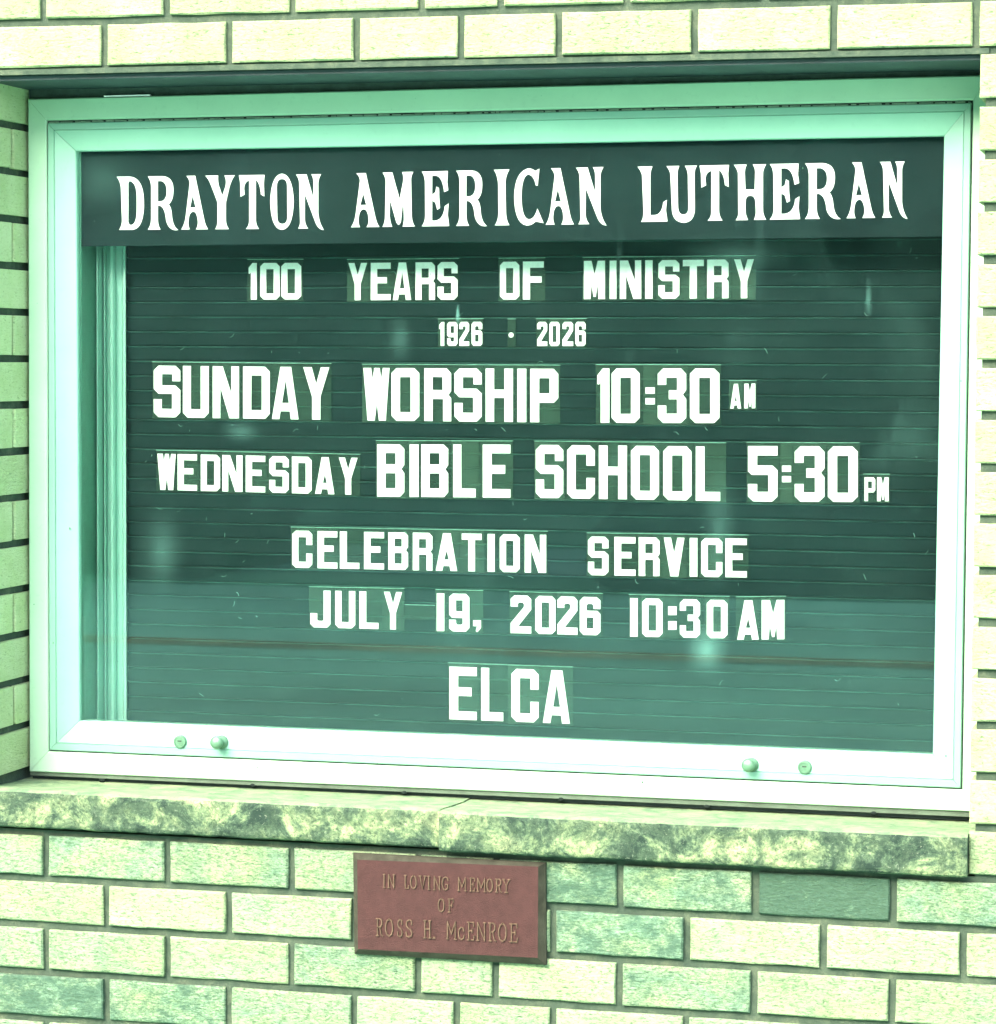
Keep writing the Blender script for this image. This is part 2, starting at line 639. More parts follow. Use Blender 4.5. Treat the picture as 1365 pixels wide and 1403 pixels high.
# crumbling bead along the top gap
bm = bmesh.new()
r2 = random.Random(8)
x, zL, zR = q_gap[0][0] + .003, q_gap[0][1] - .0028, q_gap[1][1] - .0028
xe = q_gap[1][0] - .004
while x < xe:
    w = r2.uniform(.004, .02)
    f = (x - q_gap[0][0]) / (q_gap[1][0] - q_gap[0][0])
    z = zL + (zR - zL) * f
    h = r2.uniform(.0007, .0014)
    dz = r2.uniform(-.0004, .0004)
    box(bm, x, min(x + w, xe), YF + .0005 + r2.uniform(0, .002), YF + .006, z - h + dz, z + h + dz)
    x += w + r2.uniform(.0005, .006)
o = from_bm('sealant_bead', bm, mat_plain('chalky_sealant', (.16, .27, .19), .8, .3, 90), board)
o['kind'] = 'stuff'

# flange, dark slot and plugs beneath the frame
zbl, zbr = q_out[3][1], q_out[2][1]
bm = bmesh.new()
hexa(bm, [(XL + .004, zbl + .002), (XR - .002, zbr + .002), (XR - .002, zbr - .0082), (XL + .004, zbl - .0062)], YF + .004, .19)
from_bm('bottom_flange', bm, FLANGE, board)
box_obj('bottom_packer', XL + .004, XR - .002, YF + .014, .19, -16.20 * C, min(zbl, zbr) - .003, DARK, board)
for px, py in ((138, 1066), (345, 1073), (553, 1083), (768, 1092), (968, 1102), (1197, 1111)):
    p = W(px, py, YF)
    bm = bmesh.new()
    bmesh.ops.create_uvsphere(bm, u_segments=12, v_segments=6, radius=.0055)
    for v in bm.verts:
        v.co = Vector((v.co.x * 1.1, v.co.y, v.co.z * .8)) + Vector((p.x, YF + .0075, p.z - .0045))
    from_bm('weep_plug', bm, PLUG, board, smooth=True)
# old packer in the slot between the lintel and the frame
bm = bmesh.new()
hexa(bm, [(XL + .002, -.0870), (XR - .002, -.0870), (XR - .002, q_out[1][1] - .004), (XL + .002, q_out[0][1] - .004)], YF + .014, .20)
from_bm('top_packer', bm, PACK, board)
p0, p1 = W(142, 131.5, YF + .003), W(205, 130, YF + .003)
bm = bmesh.new()
hexa(bm, [(p0.x, p0.z + .0008), (p1.x, p1.z + .0008), (p1.x, p1.z - .002), (p0.x, p0.z - .002)], YF + .0035, YF + .01)
from_bm('caulk_sliver', bm, PAINTW, board)

# glass
bm = bmesh.new()
gq = [(q_in[0][0] - .006, q_in[0][1] + .006), (q_in[1][0] + .006, q_in[1][1] + .006), (q_in[2][0] + .006, q_in[2][1] - .006), (q_in[3][0] - .006, q_in[3][1] - .006)]
hexa(bm, gq, YG, YG + .003)
for v in bm.verts:
    v.co -= PC
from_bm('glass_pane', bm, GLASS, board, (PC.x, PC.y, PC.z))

# cabinet shell behind the frame
YB = 0.245                                 # face of the letter board
xi0 = W(112, 600, YG).x - .002
xi1 = q_in[1][0] + .03
zt_c, zb_c = q_in[0][1] + .02, q_in[3][1] - .04
box_obj('cabinet_side', xi0 - .004, xi0, YG + .0045, .275, zb_c, zt_c, WALLIN, board)
box_obj('cabinet_side', xi1, xi1 + .004, YG + .0045, .275, zb_c, zt_c, WALLIN, board)
box_obj('cabinet_back', xi0 - .004, xi1 + .004, .276, .28, zb_c - .004, zt_c + .004, WALLIN, board)
box_obj('cabinet_top', xi0 - .004, xi1 + .004, YG + .0045, .275, zt_c + .001, zt_c + .005, WALLIN, board)
box_obj('cabinet_floor', xi0 - .004, xi1 + .004, .17, .275, zb_c - .005, zb_c - .001, WALLIN, board)

# bright extruded channel beside the letter board
z_ht, z_hb = W(160, 330, YB).z, zb_c + .001


def px_x(px, Y):
    return W(px, 640, Y).x


prof = [(px_x(133, .205), .205), (px_x(134.5, .205), .205), (px_x(136, .215), .262), (px_x(142, .235), .262), (px_x(142.5, .226), .226), (px_x(144.5, .224), .224),
        (px_x(146.5, .236), .236), (px_x(149, .233), .233), (px_x(152, .229), .229), (px_x(155, .229), .229), (px_x(158, .233), .233), (px_x(160, .242), .242),
        (px_x(167.5, .244), .244), (px_x(169, .230), .230), (px_x(172.6, .230), .230), (px_x(173.5, .262), .262), (px_x(173, .268), .268), (px_x(130, .268), .268)]
bm = bmesh.new()
a = [bm.verts.new((x, y, z_hb)) for x, y in prof]
b_ = [bm.verts.new((x, y, zt_c)) for x, y in prof]
n = len(prof)
for i in range(n):
    j = (i + 1) % n
    bm.faces.new((a[i], a[j], b_[j], b_[i]))
bm.faces.new(a)
bm.faces.new(b_[::-1])
from_bm('side_channel', bm, CHAN, board)

# letter board: horizontal strips that grip the letters
lb = box_obj('letter_board', px_x(174, YB), xi1 - .001, YB + .007, YB + .0115, zb_c + .002, zt_c - .002, GASKET, board)
zz = [W(1275, y, YB).z for y in (391.3, 1014.4)]
pitch = (zz[0] - zz[1]) / 29.0
LIP = mat_plain('strip_edge_glint', (.026, .078, .068), .7, .55, 14, spec=.1)  # paler lip colour paints the light caught along each strip


def lb_c(o):
    return o.matrix_basis.translation.z + lb.location.z + board.location.z


xb0, xb1 = px_x(174, YB) + .0005, xi1 - .0015
k = -4
while True:
    zt_s = zz[0] - k * pitch           # upper lip of the strip
    zb_s = zt_s - pitch
    if zb_s < zb_c:
        break
    bm = bmesh.new()
    pr = [(YB + .0065, zt_s - .0005), (YB - .0012, zt_s - .0006), (YB - .0016, zt_s - .0016), (YB - .0004, zt_s - .0026), (YB + .0002, zt_s - .004), (YB + .0006, zb_s + .0012), (YB + .0030, zb_s + .0006), (YB + .0065, zb_s + .0004)]
    a = [bm.verts.new((xb0, y, z)) for y, z in pr]
    b_ = [bm.verts.new((xb1, y, z)) for y, z in pr]
    n = len(pr)
    for i in range(n):
        j = (i + 1) % n
        bm.faces.new((a[i], a[j], b_[j], b_[i]))
    bm.faces.new(a)
    bm.faces.new(b_[::-1])
    so = from_bm('board_strip', bm, BOARD, lb)
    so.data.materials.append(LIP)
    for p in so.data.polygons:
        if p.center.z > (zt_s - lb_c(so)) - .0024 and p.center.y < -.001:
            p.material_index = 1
    k += 1

# header panel just behind the glass
YH = .163
hq = quad([(112, 200), (1300, 180), (1298, 323.5), (112, 337.5)], YH)
hq[0] = (xi0 + .001, zt_c - .002)
hq[1] = (xi1 - .001, zt_c - .002)
hq[2] = (xi1 - .001, hq[2][1])
hq[3] = (xi0 + .001, hq[3][1])
bm = bmesh.new()
hexa(bm, hq, YH, YH + .004)
header = from_bm('header_panel', bm, HEADER, board)

# ------------------------------------------------------------------ glyphs
def path_pts(cmds, steps=7):
    pts = []
    for c in cmds.replace(',', ' ').split('/'):
        t = c.split()
        if t[0] in 'ML':
            pts.append((float(t[1]), float(t[2])))
        elif t[0] == 'Q':
            x0, y0 = pts[-1]
            cx, cy, x1, y1 = map(float, t[1:])
            for i in range(1, steps + 1):
                u = i / steps
                pts.append(((1 - u) ** 2 * x0 + 2 * u * (1 - u) * cx + u * u * x1, (1 - u) ** 2 * y0 + 2 * u * (1 - u) * cy + u * u * y1))
    return pts


def rect(x0, x1, y0, y1):
    return [(x0, y0), (x1, y0), (x1, y1), (x0, y1)]


HEAD = {
    'D': ['M 0 1/L .5 1/Q .98 .97 1 .55/L 1 .42/Q .97 .03 .6 0/L .1 0/Q .21 .1 .2 .2/L .16 .78/Q .14 .92 0 1',
          'M .43 .88/Q .46 .93 .52 .91/Q .74 .87 .74 .6/L .74 .37/Q .74 .11 .54 .09/Q .45 .09 .43 .15'],
    'R': ['M 0 1/L .5 1/Q .84 .98 .84 .74/Q .84 .54 .68 .47/Q .77 .42 .79 .28/Q .81 .06 1 -.01/Q .7 -.04 .6 .17/Q .57 .42 .38 .45/L .33 .45/L .33 .18/Q .34 .06 .42 0/L 0 0/Q .1 .07 .11 .2/L .11 .8/Q .1 .93 0 1',
          'M .33 .91/L .44 .91/Q .62 .88 .62 .72/Q .62 .54 .42 .53/L .33 .53'],
    'A': ['M .19 1/L .52 1/L .85 .2/Q .9 .07 1 0/L .55 0/Q .64 .06 .62 .17/Q .58 .33 .45 .33/Q .3 .33 .27 .17/Q .25 .06 .32 0/L 0 0/Q .12 .08 .17 .25/L .32 .87/Q .29 .95 .19 1',
          'M .33 .41/L .54 .41/L .43 .63'],
    'Y': ['M 0 1/L .44 1/Q .42 .9 .47 .8/L .58 .62/L .69 .8/Q .73 .92 .65 1/L 1 1/Q .89 .92 .82 .78/L .7 .5/L .7 .15/Q .72 .06 .8 0/L .34 0/Q .42 .06 .42 .15/L .42 .5/L .2 .82/Q .12 .94 0 1'],
    'T': ['M 0 1/L 1 1/L .97 .85/L .99 .6/L .86 .64/Q .84 .82 .68 .91/L .66 .9/L .66 .16/Q .68 .06 .78 0/L .27 0/Q .4 .06 .4 .16/L .4 .9/Q .22 .88 .2 .76/L .22 .64/L .06 .6/L .05 .85'],
    'O': ['M .5 1.02/Q .95 1 1 .5/Q .96 -.01 .5 -.02/Q .04 -.01 0 .5/Q .04 1 .5 1.02',
          'M .5 .92/Q .28 .92 .28 .78/L .3 .22/Q .3 .09 .52 .09/Q .73 .09 .73 .22/L .72 .78/Q .72 .92 .5 .92'],
    'N': ['M 0 1/L .38 1/L .63 .55/L .63 .86/Q .62 .95 .55 1/L .9 1/Q .82 .94 .8 .85/L .8 .28/Q .83 .1 1 -.03/Q .78 -.02 .68 .14/L .32 .64/L .32 .15/Q .35 .05 .44 0/L .08 0/Q .17 .06 .15 .17/L .12 .85/Q .1 .94 0 1'],
    'M': ['M 0 1/L .3 1/L .53 .5/L .64 .84/Q .66 .94 .6 1/L .95 1/Q .88 .93 .88 .85/L .9 .2/Q .91 .07 1 0/L .62 0/Q .67 .08 .66 .2/L .64 .52/L .57 .1/Q .5 -.03 .42 .1/L .23 .5/L .22 .2/Q .24 .08 .3 0/L 0 0/Q .08 .08 .08 .2/L .1 .85/Q .08 .94 0 1'],
    'E': ['M 0 1/L .95 1/L .93 .8/L .97 .65/L .82 .62/Q .76 .9 .52 .92/L .38 .92/L .38 .57/L .5 .62/L .54 .72/L .63 .69/L .64 .5/L .67 .33/L .57 .3/L .5 .43/L .38 .47/L .38 .1/L .5 .1/Q .8 .12 .84 .36/L .98 .41/L .95 .2/L 1 0/L 0 0/Q .13 .08 .13 .2/L .12 .82/Q .1 .94 0 1'],
    'I': ['M 0 1/L 1 1/Q .76 .9 .74 .75/L .78 .22/Q .8 .08 1 0/L .06 0/Q .28 .08 .3 .22/L .28 .75/Q .22 .92 0 1'],
    'C': ['M .86 1/L .72 .96/Q .55 1.03 .42 1/Q .02 .93 0 .5/Q .02 .03 .42 -.01/Q .62 -.01 .72 .06/L 1 .03/L .79 .29/Q .7 .1 .5 .1/Q .26 .12 .25 .5/Q .26 .88 .48 .9/Q .68 .88 .74 .7/L .8 .7'],
    'L': ['M 0 1/L .5 1/Q .44 .93 .43 .85/L .43 .12/L .6 .12/Q .82 .14 .86 .35/L .98 .39/L .95 .2/L 1 0/L .12 0/Q .21 .07 .2 .2/L .15 .85/Q .1 .94 0 1'],
    'U': ['M 0 1/L .42 1/Q .36 .93 .36 .85/L .38 .25/Q .4 .12 .56 .12/Q .72 .12 .72 .25/L .7 .85/Q .68 .94 .6 1/L 1 1/Q .92 .94 .92 .85/L .93 .2/Q .9 -.02 .58 -.03/Q .22 -.02 .18 .2/L .13 .85/Q .1 .94 0 1'],
    'H': ['M 0 1/L .4 1/Q .34 .93 .34 .85/L .36 .55/L .64 .55/L .66 .85/Q .66 .94 .58 1/L 1 1/Q .92 .93 .9 .85/L .9 .15/Q .92 .07 1 0/L .62 0/Q .68 .07 .68 .15/L .67 .3/Q .66 .44 .5 .44/Q .36 .44 .36 .3/L .36 .15/Q .38 .07 .44 0/L .06 0/Q .15 .07 .14 .15/L .13 .85/Q .1 .93 0 1'],
}
s_, t_ = 3.1, 3.1
six_o = [(1.8, 0), (0, 2), (0, 18), (1.8, 20), (8.2, 20), (10, 18.3), (10, 13.8), (6.7, 13.8), (6.6, 15.6), (6.0, 16.4), (4.0, 16.4), (3.3, 15.7), (3.3, 12.8), (8.5, 12.8), (10, 11.2), (10, 1.8), (8.2, 0)]
six_h = rect(3.3, 6.6, 3.5, 9.3)
OCT = [(1.8, 0), (8.2, 0), (10, 1.9), (10, 18.1), (8.2, 20), (1.8, 20), (0, 18.1), (0, 1.9)]
BLOCK = {
    '0': [OCT, rect(s_, 10 - s_, 3.3, 16.6)],
    'O': [OCT, rect(s_, 10 - s_, 3.3, 16.6)],
    '1': [[(0, 14.2), (0, 17.4), (4.6, 20), (10, 20), (10, 0), (2.8, 0), (2.8, 14.9), (1.4, 14.1)]],
    'i': [rect(0, 10, 0, 20)],
    'I': [rect(0, 10, 0, 20)],
    '2': [[(0, 14), (0, 18.1), (1.8, 20), (8.2, 20), (10, 18.1), (10, 12.6), (3.9, 4.1), (3.9, 3.7), (10, 3.7), (10, 0), (0, 0), (0, 5.3), (6.4, 13.8), (6.6, 15.2), (5.9, 16.3), (4.1, 16.3), (3.4, 15.4), (3.5, 14)]],
    '3': [[(0, 14), (0, 18), (1.9, 20), (8.2, 20), (10, 18), (10, 12.1), (8.8, 10.4), (10, 8.8), (10, 1.9), (8.1, 0), (1.9, 0), (0, 2), (0, 6.4), (3, 6.4), (3, 3.4), (6.8, 3.4), (6.8, 8.7), (3.9, 8.7), (3.9, 12), (6.8, 12), (6.8, 16.6), (3, 16.6), (3, 14)]],
    '5': [[(0, 20), (10, 20), (10, 16.6), (3.1, 16.6), (3.1, 13), (8.3, 13), (10, 11.3), (10, 1.8), (8.2, 0), (1.8, 0), (0, 1.8), (0, 6.3), (3.1, 6.3), (3.1, 3.5), (6.9, 3.5), (6.9, 9.6), (1.3, 9.6), (0, 10.9)]],
    '6': [six_o, six_h],
    '9': [[(10 - x, 20 - y) for x, y in six_o], [(10 - x, 20 - y) for x, y in six_h]],
    'A': [[(0, 0), (3.2, 20), (7.2, 20), (10, 0), (7.1, 0), (6.75, 3), (3.25, 3), (2.8, 0)], [(3.8, 6.2), (6.4, 6.2), (5.15, 15)]],
    'a': [[(0, 0), (3.4, 20), (7.0, 20), (10, 0), (6.9, 0), (6.5, 2.6), (3.5, 2.6), (3.0, 0)], [(4.0, 6.0), (6.1, 6.0), (5.1, 11)]],
    'B': [[(0, 0), (0, 20), (8.3, 20), (10, 18.3), (10, 12.2), (8.9, 10.6), (10, 9), (10, 1.8), (8.4, 0)], rect(3.1, 6.8, 12.4, 16.7), rect(3.1, 6.8, 3.3, 9.0)],
    'C': [[(10, 12.4), (7, 12.4), (7, 16.6), (3.1, 16.6), (3.1, 3.3), (7, 3.3), (7, 7.8), (10, 7.8), (10, 1.9), (8.2, 0), (1.8, 0), (0, 1.9), (0, 18.1), (1.8, 20), (8.2, 20), (10, 18.1)]],
    'D': [[(0, 0), (0, 20), (8.2, 20), (10, 18.1), (10, 1.9), (8.2, 0)], rect(3.1, 7.0, 3.3, 16.6)],
    'E': [[(0, 0), (0, 20), (10, 20), (10, 16.7), (3.2, 16.7), (3.2, 12.3), (8.1, 12.3), (8.1, 9), (3.2, 9), (3.2, 3.2), (10, 3.2), (10, 0)]],
    'F': [[(0, 0), (0, 20), (10, 20), (10, 16.7), (3.4, 16.7), (3.4, 12.2), (9, 12.2), (9, 8.9), (3.4, 8.9), (3.4, 0)]],
    'H': [[(0, 0), (0, 20), (3.1, 20), (3.1, 12.1), (6.9, 12.1), (6.9, 20), (10, 20), (10, 0), (6.9, 0), (6.9, 9), (3.1, 9), (3.1, 0)]],
    'J': [[(6.6, 20), (10, 20), (10, 1.9), (8.3, 0), (1.7, 0), (0, 1.9), (0, 7.7), (3.4, 7.7), (3.4, 4.2), (4.0, 3.6), (6.0, 3.6), (6.6, 4.2)]],
    'L': [[(0, 0), (0, 20), (3.6, 20), (3.6, 3.3), (10, 3.3), (10, 0)]],
    'M': [[(0, 0), (0, 20), (3.6, 20), (5.05, 13), (6.6, 20), (10, 20), (10, 0), (6.9, 0), (6.5, 7.5), (5.6, 1.2), (4.6, 1.2), (3.6, 7.5), (3.1, 0)]],
    'N': [[(0, 0), (0, 20), (3.8, 20), (7.1, 9.4), (7.1, 20), (10, 20), (10, 0), (6.4, 0), (2.9, 12), (2.9, 0)]],
    'P': [[(0, 0), (0, 20), (8.3, 20), (10, 18.1), (10, 9.1), (8.4, 7.3), (3.2, 7.3), (3.2, 0)], rect(3.2, 6.9, 10.8, 16.5)],
    'R': [[(0, 0), (0, 20), (8.3, 20), (10, 18.1), (10, 11.4), (9, 10), (10, 8.7), (10, 0), (7, 0), (7, 8.4), (3.1, 8.4), (3.1, 0)], rect(3.1, 6.8, 11.8, 16.7)],
    'S': [[(0, 18.1), (1.8, 20), (8.2, 20), (10, 18.1), (10, 14), (7, 14), (7, 16.7), (3.1, 16.7), (3.1, 12.4), (8.1, 12.4), (10, 10.6), (10, 1.9), (8.2, 0), (1.8, 0), (0, 1.9), (0, 7), (3, 7), (3, 3.3), (6.9, 3.3), (6.9, 9.1), (1.8, 9.1), (0, 11)]],
    'T': [[(0, 20), (10, 20), (10, 16.7), (6.7, 16.7), (6.7, 0), (3.3, 0), (3.3, 16.7), (0, 16.7)]],
    'U': [[(0, 20), (0, 1.9), (1.8, 0), (8.2, 0), (10, 1.9), (10, 20), (6.9, 20), (6.9, 3.3), (3.1, 3.3), (3.1, 20)]],
    'V': [[(0, 20), (3.4, 20), (5, 12), (6.6, 20), (10, 20), (7, 0), (3.2, 0)]],
    'W': [[(0, 20), (2.9, 20), (3.55, 15.5), (4.2, 20), (6.2, 20), (6.85, 15.5), (7.5, 20), (10, 20), (8.6, 0), (6.0, 0), (5.2, 6.8), (4.3, 0), (1.6, 0)]],
    'Y': [[(0, 20), (3.2, 20), (5, 13.6), (6.8, 20), (10, 20), (6.6, 8.7), (6.6, 0), (3.4, 0), (3.4, 8.7)]],
    ',': [[(.5, 10), (.5, 20), (9.5, 20), (9.5, 7), (5.5, 0), (3.5, 1.5), (5, 10)]],
    ':': [rect(0, 10, 0, 7.4), rect(0, 10, 12.6, 20)],
    '.': [[(5 + 5 * math.cos(a * .5236), 10 + 10 * math.sin(a * .5236)) for a in range(12)]],
}
cache = {}


def glyph(kind, ch, rad=0.0):
    """flat glyph in a unit box, as (verts, faces) with depth 0..1"""
    key = (kind, ch)
    if key in cache:
        return cache[key]
    if kind == 'head':
        cs = [path_pts(c) for c in HEAD[ch]]
    else:
        cs = [[(x / 10, y / 20) for x, y in c] for c in BLOCK[ch]]
    cu = bpy.data.curves.new('g', 'CURVE')
    cu.dimensions = '2D'
    cu.fill_mode = 'BOTH'
    cu.extrude = .5
    for c in cs:
        sp = cu.splines.new('POLY')
        sp.points.add(len(c) - 1)
        for p, (x, y) in zip(sp.points, c):
            p.co = (x, y, 0, 1)
        sp.use_cyclic_u = True
    ob = bpy.data.objects.new('g', cu)
    COL.objects.link(ob)
    dg = bpy.context.evaluated_depsgraph_get()
    me = bpy.data.meshes.new_from_object(ob.evaluated_get(dg))
    r = ([tuple(v.co) for v in me.vertices], [tuple(p.vertices) for p in me.polygons])
    bpy.data.objects.remove(ob)
    bpy.data.curves.remove(cu)
    bpy.data.meshes.remove(me)
    cache[key] = r
    return r


def place_glyph(name, g, q, y0, th, m, parent):
    """q: four world corners TL TR BR BL as (x,z)"""
    vs, fs = g
    bm = bmesh.new()
    bv = []
    for x, y, z in vs:
        tx, tz = q[0][0] + (q[1][0] - q[0][0]) * x, q[0][1] + (q[1][1] - q[0][1]) * x
        bx, bz = q[3][0] + (q[2][0] - q[3][0]) * x, q[3][1] + (q[2][1] - q[3][1]) * x
        X, Z = bx + (tx - bx) * y, bz + (tz - bz) * y
        bv.append(bm.verts.new((X, y0 - th * (z + .5), Z)))
    for f in fs:
        try:
            bm.faces.new([bv[i] for i in f])
        except ValueError:
            pass
    bmesh.ops.remove_doubles(bm, verts=bm.verts, dist=1e-6)
    return from_bm(name, bm, m, parent)


def lin(a, b, x):
    return a[1] + (b[1] - a[1]) * (x - a[0]) / (b[0] - a[0])


head_words = [
    ('DRAYTON', [(159.9, 197.3), (202.7, 244.5), (248.5, 285.2), (281.2, 321.9), (327.6, 362.7), (370.4, 402.7), (405.6, 444)], (165, 242), (435, 238.6), (165, 314.9), (440, 312.9)),
    ('AMERICAN', [(481.1, 520.1), (524.3, 568.8), (578, 615.6), (625.3, 667.7), (676.8, 698.3), (704.7, 745), (747.8, 786.8), (789.3, 831.4)], (490, 237.3), (815, 229), (490, 311.2), (815, 306.9)),
    ('LUTHERAN', [(873.8, 914.8), (913.4, 955.3), (958.8, 999.2), (1005.7, 1050.2), (1054.9, 1096.5), (1103.2, 1152.2), (1160.1, 1199.6), (1205.8, 1243.9)], (880, 228.2), (1243, 221), (880, 303.9), (1243, 297.5)),
]
for word, xs, ta, tb, ba, bb in head_words:
    for ch, (xa, xb) in zip(word, xs):
        q = quad([(xa, lin(ta, tb, xa)), (xb, lin(ta, tb, xb)), (xb, lin(ba, bb, xb)), (xa, lin(ba, bb, xa))], YH)
        o = place_glyph('letter', glyph('head', ch), q, YH, .0006, PAINTW, header)

# ------------------------------------------------------------------ letters slotted into the board
YT = YB - .0034
ORD = ['first', 'second', 'third', 'fourth', 'fifth', 'sixth', 'seventh', 'eighth', 'ninth', 'tenth', 'eleventh']
GR = {0: 'letters of the 100 years line', 1: 'digits of the small year line', 2: 'letters of the Sunday worship line', 3: 'letters of the Wednesday school line',
      4: 'letters of the celebration service line', 5: 'letters of the July date line', 6: 'large letters of the bottom line'}
# word, line, size, phrase, [(x0,x1) ...], top-left, top-right, bottom-left, bottom-right, last tile's right edge
WORDS = [
    ('100', 0, 3, 'the number 100 on the top line', [(340.9, 352), (356.8, 383.4), (385.6, 412.9)], (341, 360.3), (413, 360), (341, 410.4), (413, 410.2), 415.5),
    ('YEARS', 0, 3, 'the word YEARS', [(477.6, 503.1), (508.3, 535.5), (538.5, 563.5), (569.6, 596.2), (599.8, 627.1)], (478, 360.3), (627, 358.8), (478, 411.3), (627, 410.7), 629),
    ('OF', 0, 3, 'the word OF on the top line', [(685.3, 711.8), (716.8, 745.2)], (685, 358.6), (745, 358), (685, 410.3), (745, 410.3), 747),
    ('MINISTRY', 0, 3, 'the word MINISTRY', [(800.3, 829.2), (835.6, 844.8), (849.6, 878.8), (884.4, 894.4), (902.5, 931.1), (935.9, 964.5), (969.3, 998.5), (1006.3, 1033.3)], (800, 357.4), (1033, 355), (800, 409.8), (1033, 408.4), 1035.5),
    ('1926', 1, 2, 'the year 1926', [(602.1, 608.9), (613, 627), (629.6, 643), (646.4, 661)], (602, 441.2), (661, 440.8), (602, 473.8), (661, 473.8), 662.5),
    ('.', 1, 2, 'dot', [(697, 704)], (697, 455.5), (704, 455.5), (697, 462.5), (704, 462.5), 706.6),
    ('2026', 1, 2, 'the small year 2026 under the word MINISTRY', [(736.3, 750), (753, 767), (771, 785.5), (788.5, 802.6)], (736, 441), (803, 440.8), (736, 473.9), (803, 474.1), 804),
    ('SUNDAY', 2, 4, 'the word SUNDAY', [(210.9, 247.2), (250.9, 286.2), (291.7, 327.6), (333.3, 369.8), (372.9, 409.2), (415.8, 451.3)], (211, 500.8), (451, 503.2), (211, 571.4), (451, 575.2), 454),
    ('WORSHIP', 2, 4, 'the word WORSHIP', [(498.2, 533.8), (536.6, 574.7), (581.7, 618.4), (623, 660.2), (665.7, 703), (709.2, 721.3), (726.8, 765.2)], (498, 504), (765, 505.3), (498, 576), (765, 578.8), 767.5),
    ('10:30', 2, 4, 'the large time 10:30 after WORSHIP', [(818.7, 835.2), (838.3, 876.8), (884.7, 897.5), (901.5, 940.5), (945.7, 986)], (819, 504.6), (986, 504.8), (819, 579.3), (986, 579.6), 988),
    ('aM', 2, 2, 'the small AM right of the large 10:30', [(1001, 1015.6), (1020.2, 1035.2)], (1001, 526), (1035, 525.4), (1001, 559.8), (1035, 559.2), 1037),
    ('WEDNESDaY', 3, 3, 'the word WEDNESDAY', [(215.9, 240.9), (243.6, 270), (275.4, 301.7), (304.9, 332.4), (337, 363.5), (369.2, 395.8), (400.3, 427.1), (432.1, 458.2), (464.6, 490)], (216, 621.5), (490, 627.3), (216, 671), (490, 678), 493.5),
    ('BIBLE', 3, 4, 'the word BIBLE', [(517, 554.2), (561.5, 573.8), (577.4, 614.3), (621.3, 652), (661.8, 699.6)], (517, 608.7), (700, 609.2), (517, 680.5), (700, 681.8), 703),
    ('SCHOOL', 3, 4, 'the word SCHOOL', [(734.4, 772), (777.4, 815.2), (820.9, 859.2), (864.9, 903.1), (909.1, 947.7), (953.7, 987)], (734, 609.4), (987, 611.8), (734, 682), (987, 686.4), 995),
    ('5:30', 3, 4, 'the large time 5:30', [(1025.2, 1065.6), (1071.8, 1084.1), (1089.2, 1130), (1134.7, 1175.6)], (1025, 611), (1176, 611.6), (1025, 687), (1176, 687.8), 1178),
    ('PM', 3, 2, 'the small PM', [(1184.9, 1199.6), (1202.1, 1217.8)], (1185, 653.8), (1218, 654), (1185, 686.6), (1218, 686.8), 1219.5),
    ('CELEBRaTION', 4, 3, 'the word CELEBRATION', [(400.6, 428.1), (435.4, 462.4), (466, 492.5), (499.1, 526.4), (532.5, 559.3), (566, 592.7), (597.4, 626.6), (633, 660), (668.4, 678.1), (685.1, 712.4), (719.3, 748.6)], (401, 727), (748.6, 732.8), (401, 777.7), (748.6, 785), 750.5),
    ('SERVICE', 4, 3, 'the word SERVICE', [(805.9, 834), (842.2, 871), (875.5, 903.9), (910, 938), (945.3, 955.8), (961.2, 990), (994.2, 1023.5)], (806, 735), (1023, 738), (806, 788), (1023, 791.2), 1026),
    ('JULY', 5, 3, 'the word JULY', [(425.4, 453), (459.6, 486.9), (492.7, 518.7), (526.3, 551.1)], (425, 808.8), (551, 811.2), (425, 859.4), (551, 862.8), 554),
    ('i9,', 5, 3, 'the day 19 after JULY', [(598.7, 609), (615.7, 643.4), (648, 659.8)], (599, 812.8), (660, 814), (599, 864.6), (660, 866), 662),
    ('2026', 5, 3, 'the larger year 2026 beside the day 19', [(700, 728), (733.8, 761.3), (764, 791.4), (794.7, 822.9)], (700, 815.5), (823, 818.3), (700, 867.3), (823, 870.6), 826),
    ('i0:30', 5, 3, 'the smaller time 10:30 on the July line', [(863.7, 874), (880.2, 908), (915.9, 927.4), (931.8, 959.5), (968.7, 997)], (864, 819.4), (997, 822.2), (864, 872.2), (997, 874.6), 999.5),
    ('aM', 5, 3, 'the larger AM ending the July line', [(1010.4, 1039.9), (1043.9, 1075)], (1010, 822.6), (1075, 821.8), (1010, 876.6), (1075, 875.8), 1077),
    ('ELCA', 6, 4, 'the bottom word ELCA', [(616, 653.5), (659.6, 689.8), (701, 738.2), (744, 781.2)], (616, 913.2), (781, 919), (616, 985.4), (781, 991.8), 785),
]


def tile(q, label, group, ch=None, gq_=None):
    c = Vector((sum(p[0] for p in q) / 4, YB, min(q[2][1], q[3][1])))
    t = empty('letter_tile', label, 'sign letter', c, group)
    bm = bmesh.new()
    hexa(bm, q, YT, YT + .0014)
    from_bm('panel', bm, TILE, t)
    # upper edge of the panel, its pale colour painting the light it catches
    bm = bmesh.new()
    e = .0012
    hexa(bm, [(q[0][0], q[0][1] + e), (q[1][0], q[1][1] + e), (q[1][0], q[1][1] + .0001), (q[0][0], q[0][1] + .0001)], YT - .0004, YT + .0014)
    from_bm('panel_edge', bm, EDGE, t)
    if ch:
        place_glyph('character', glyph('block', ch), gq_, YT, .0007, LETW, t)
    return t


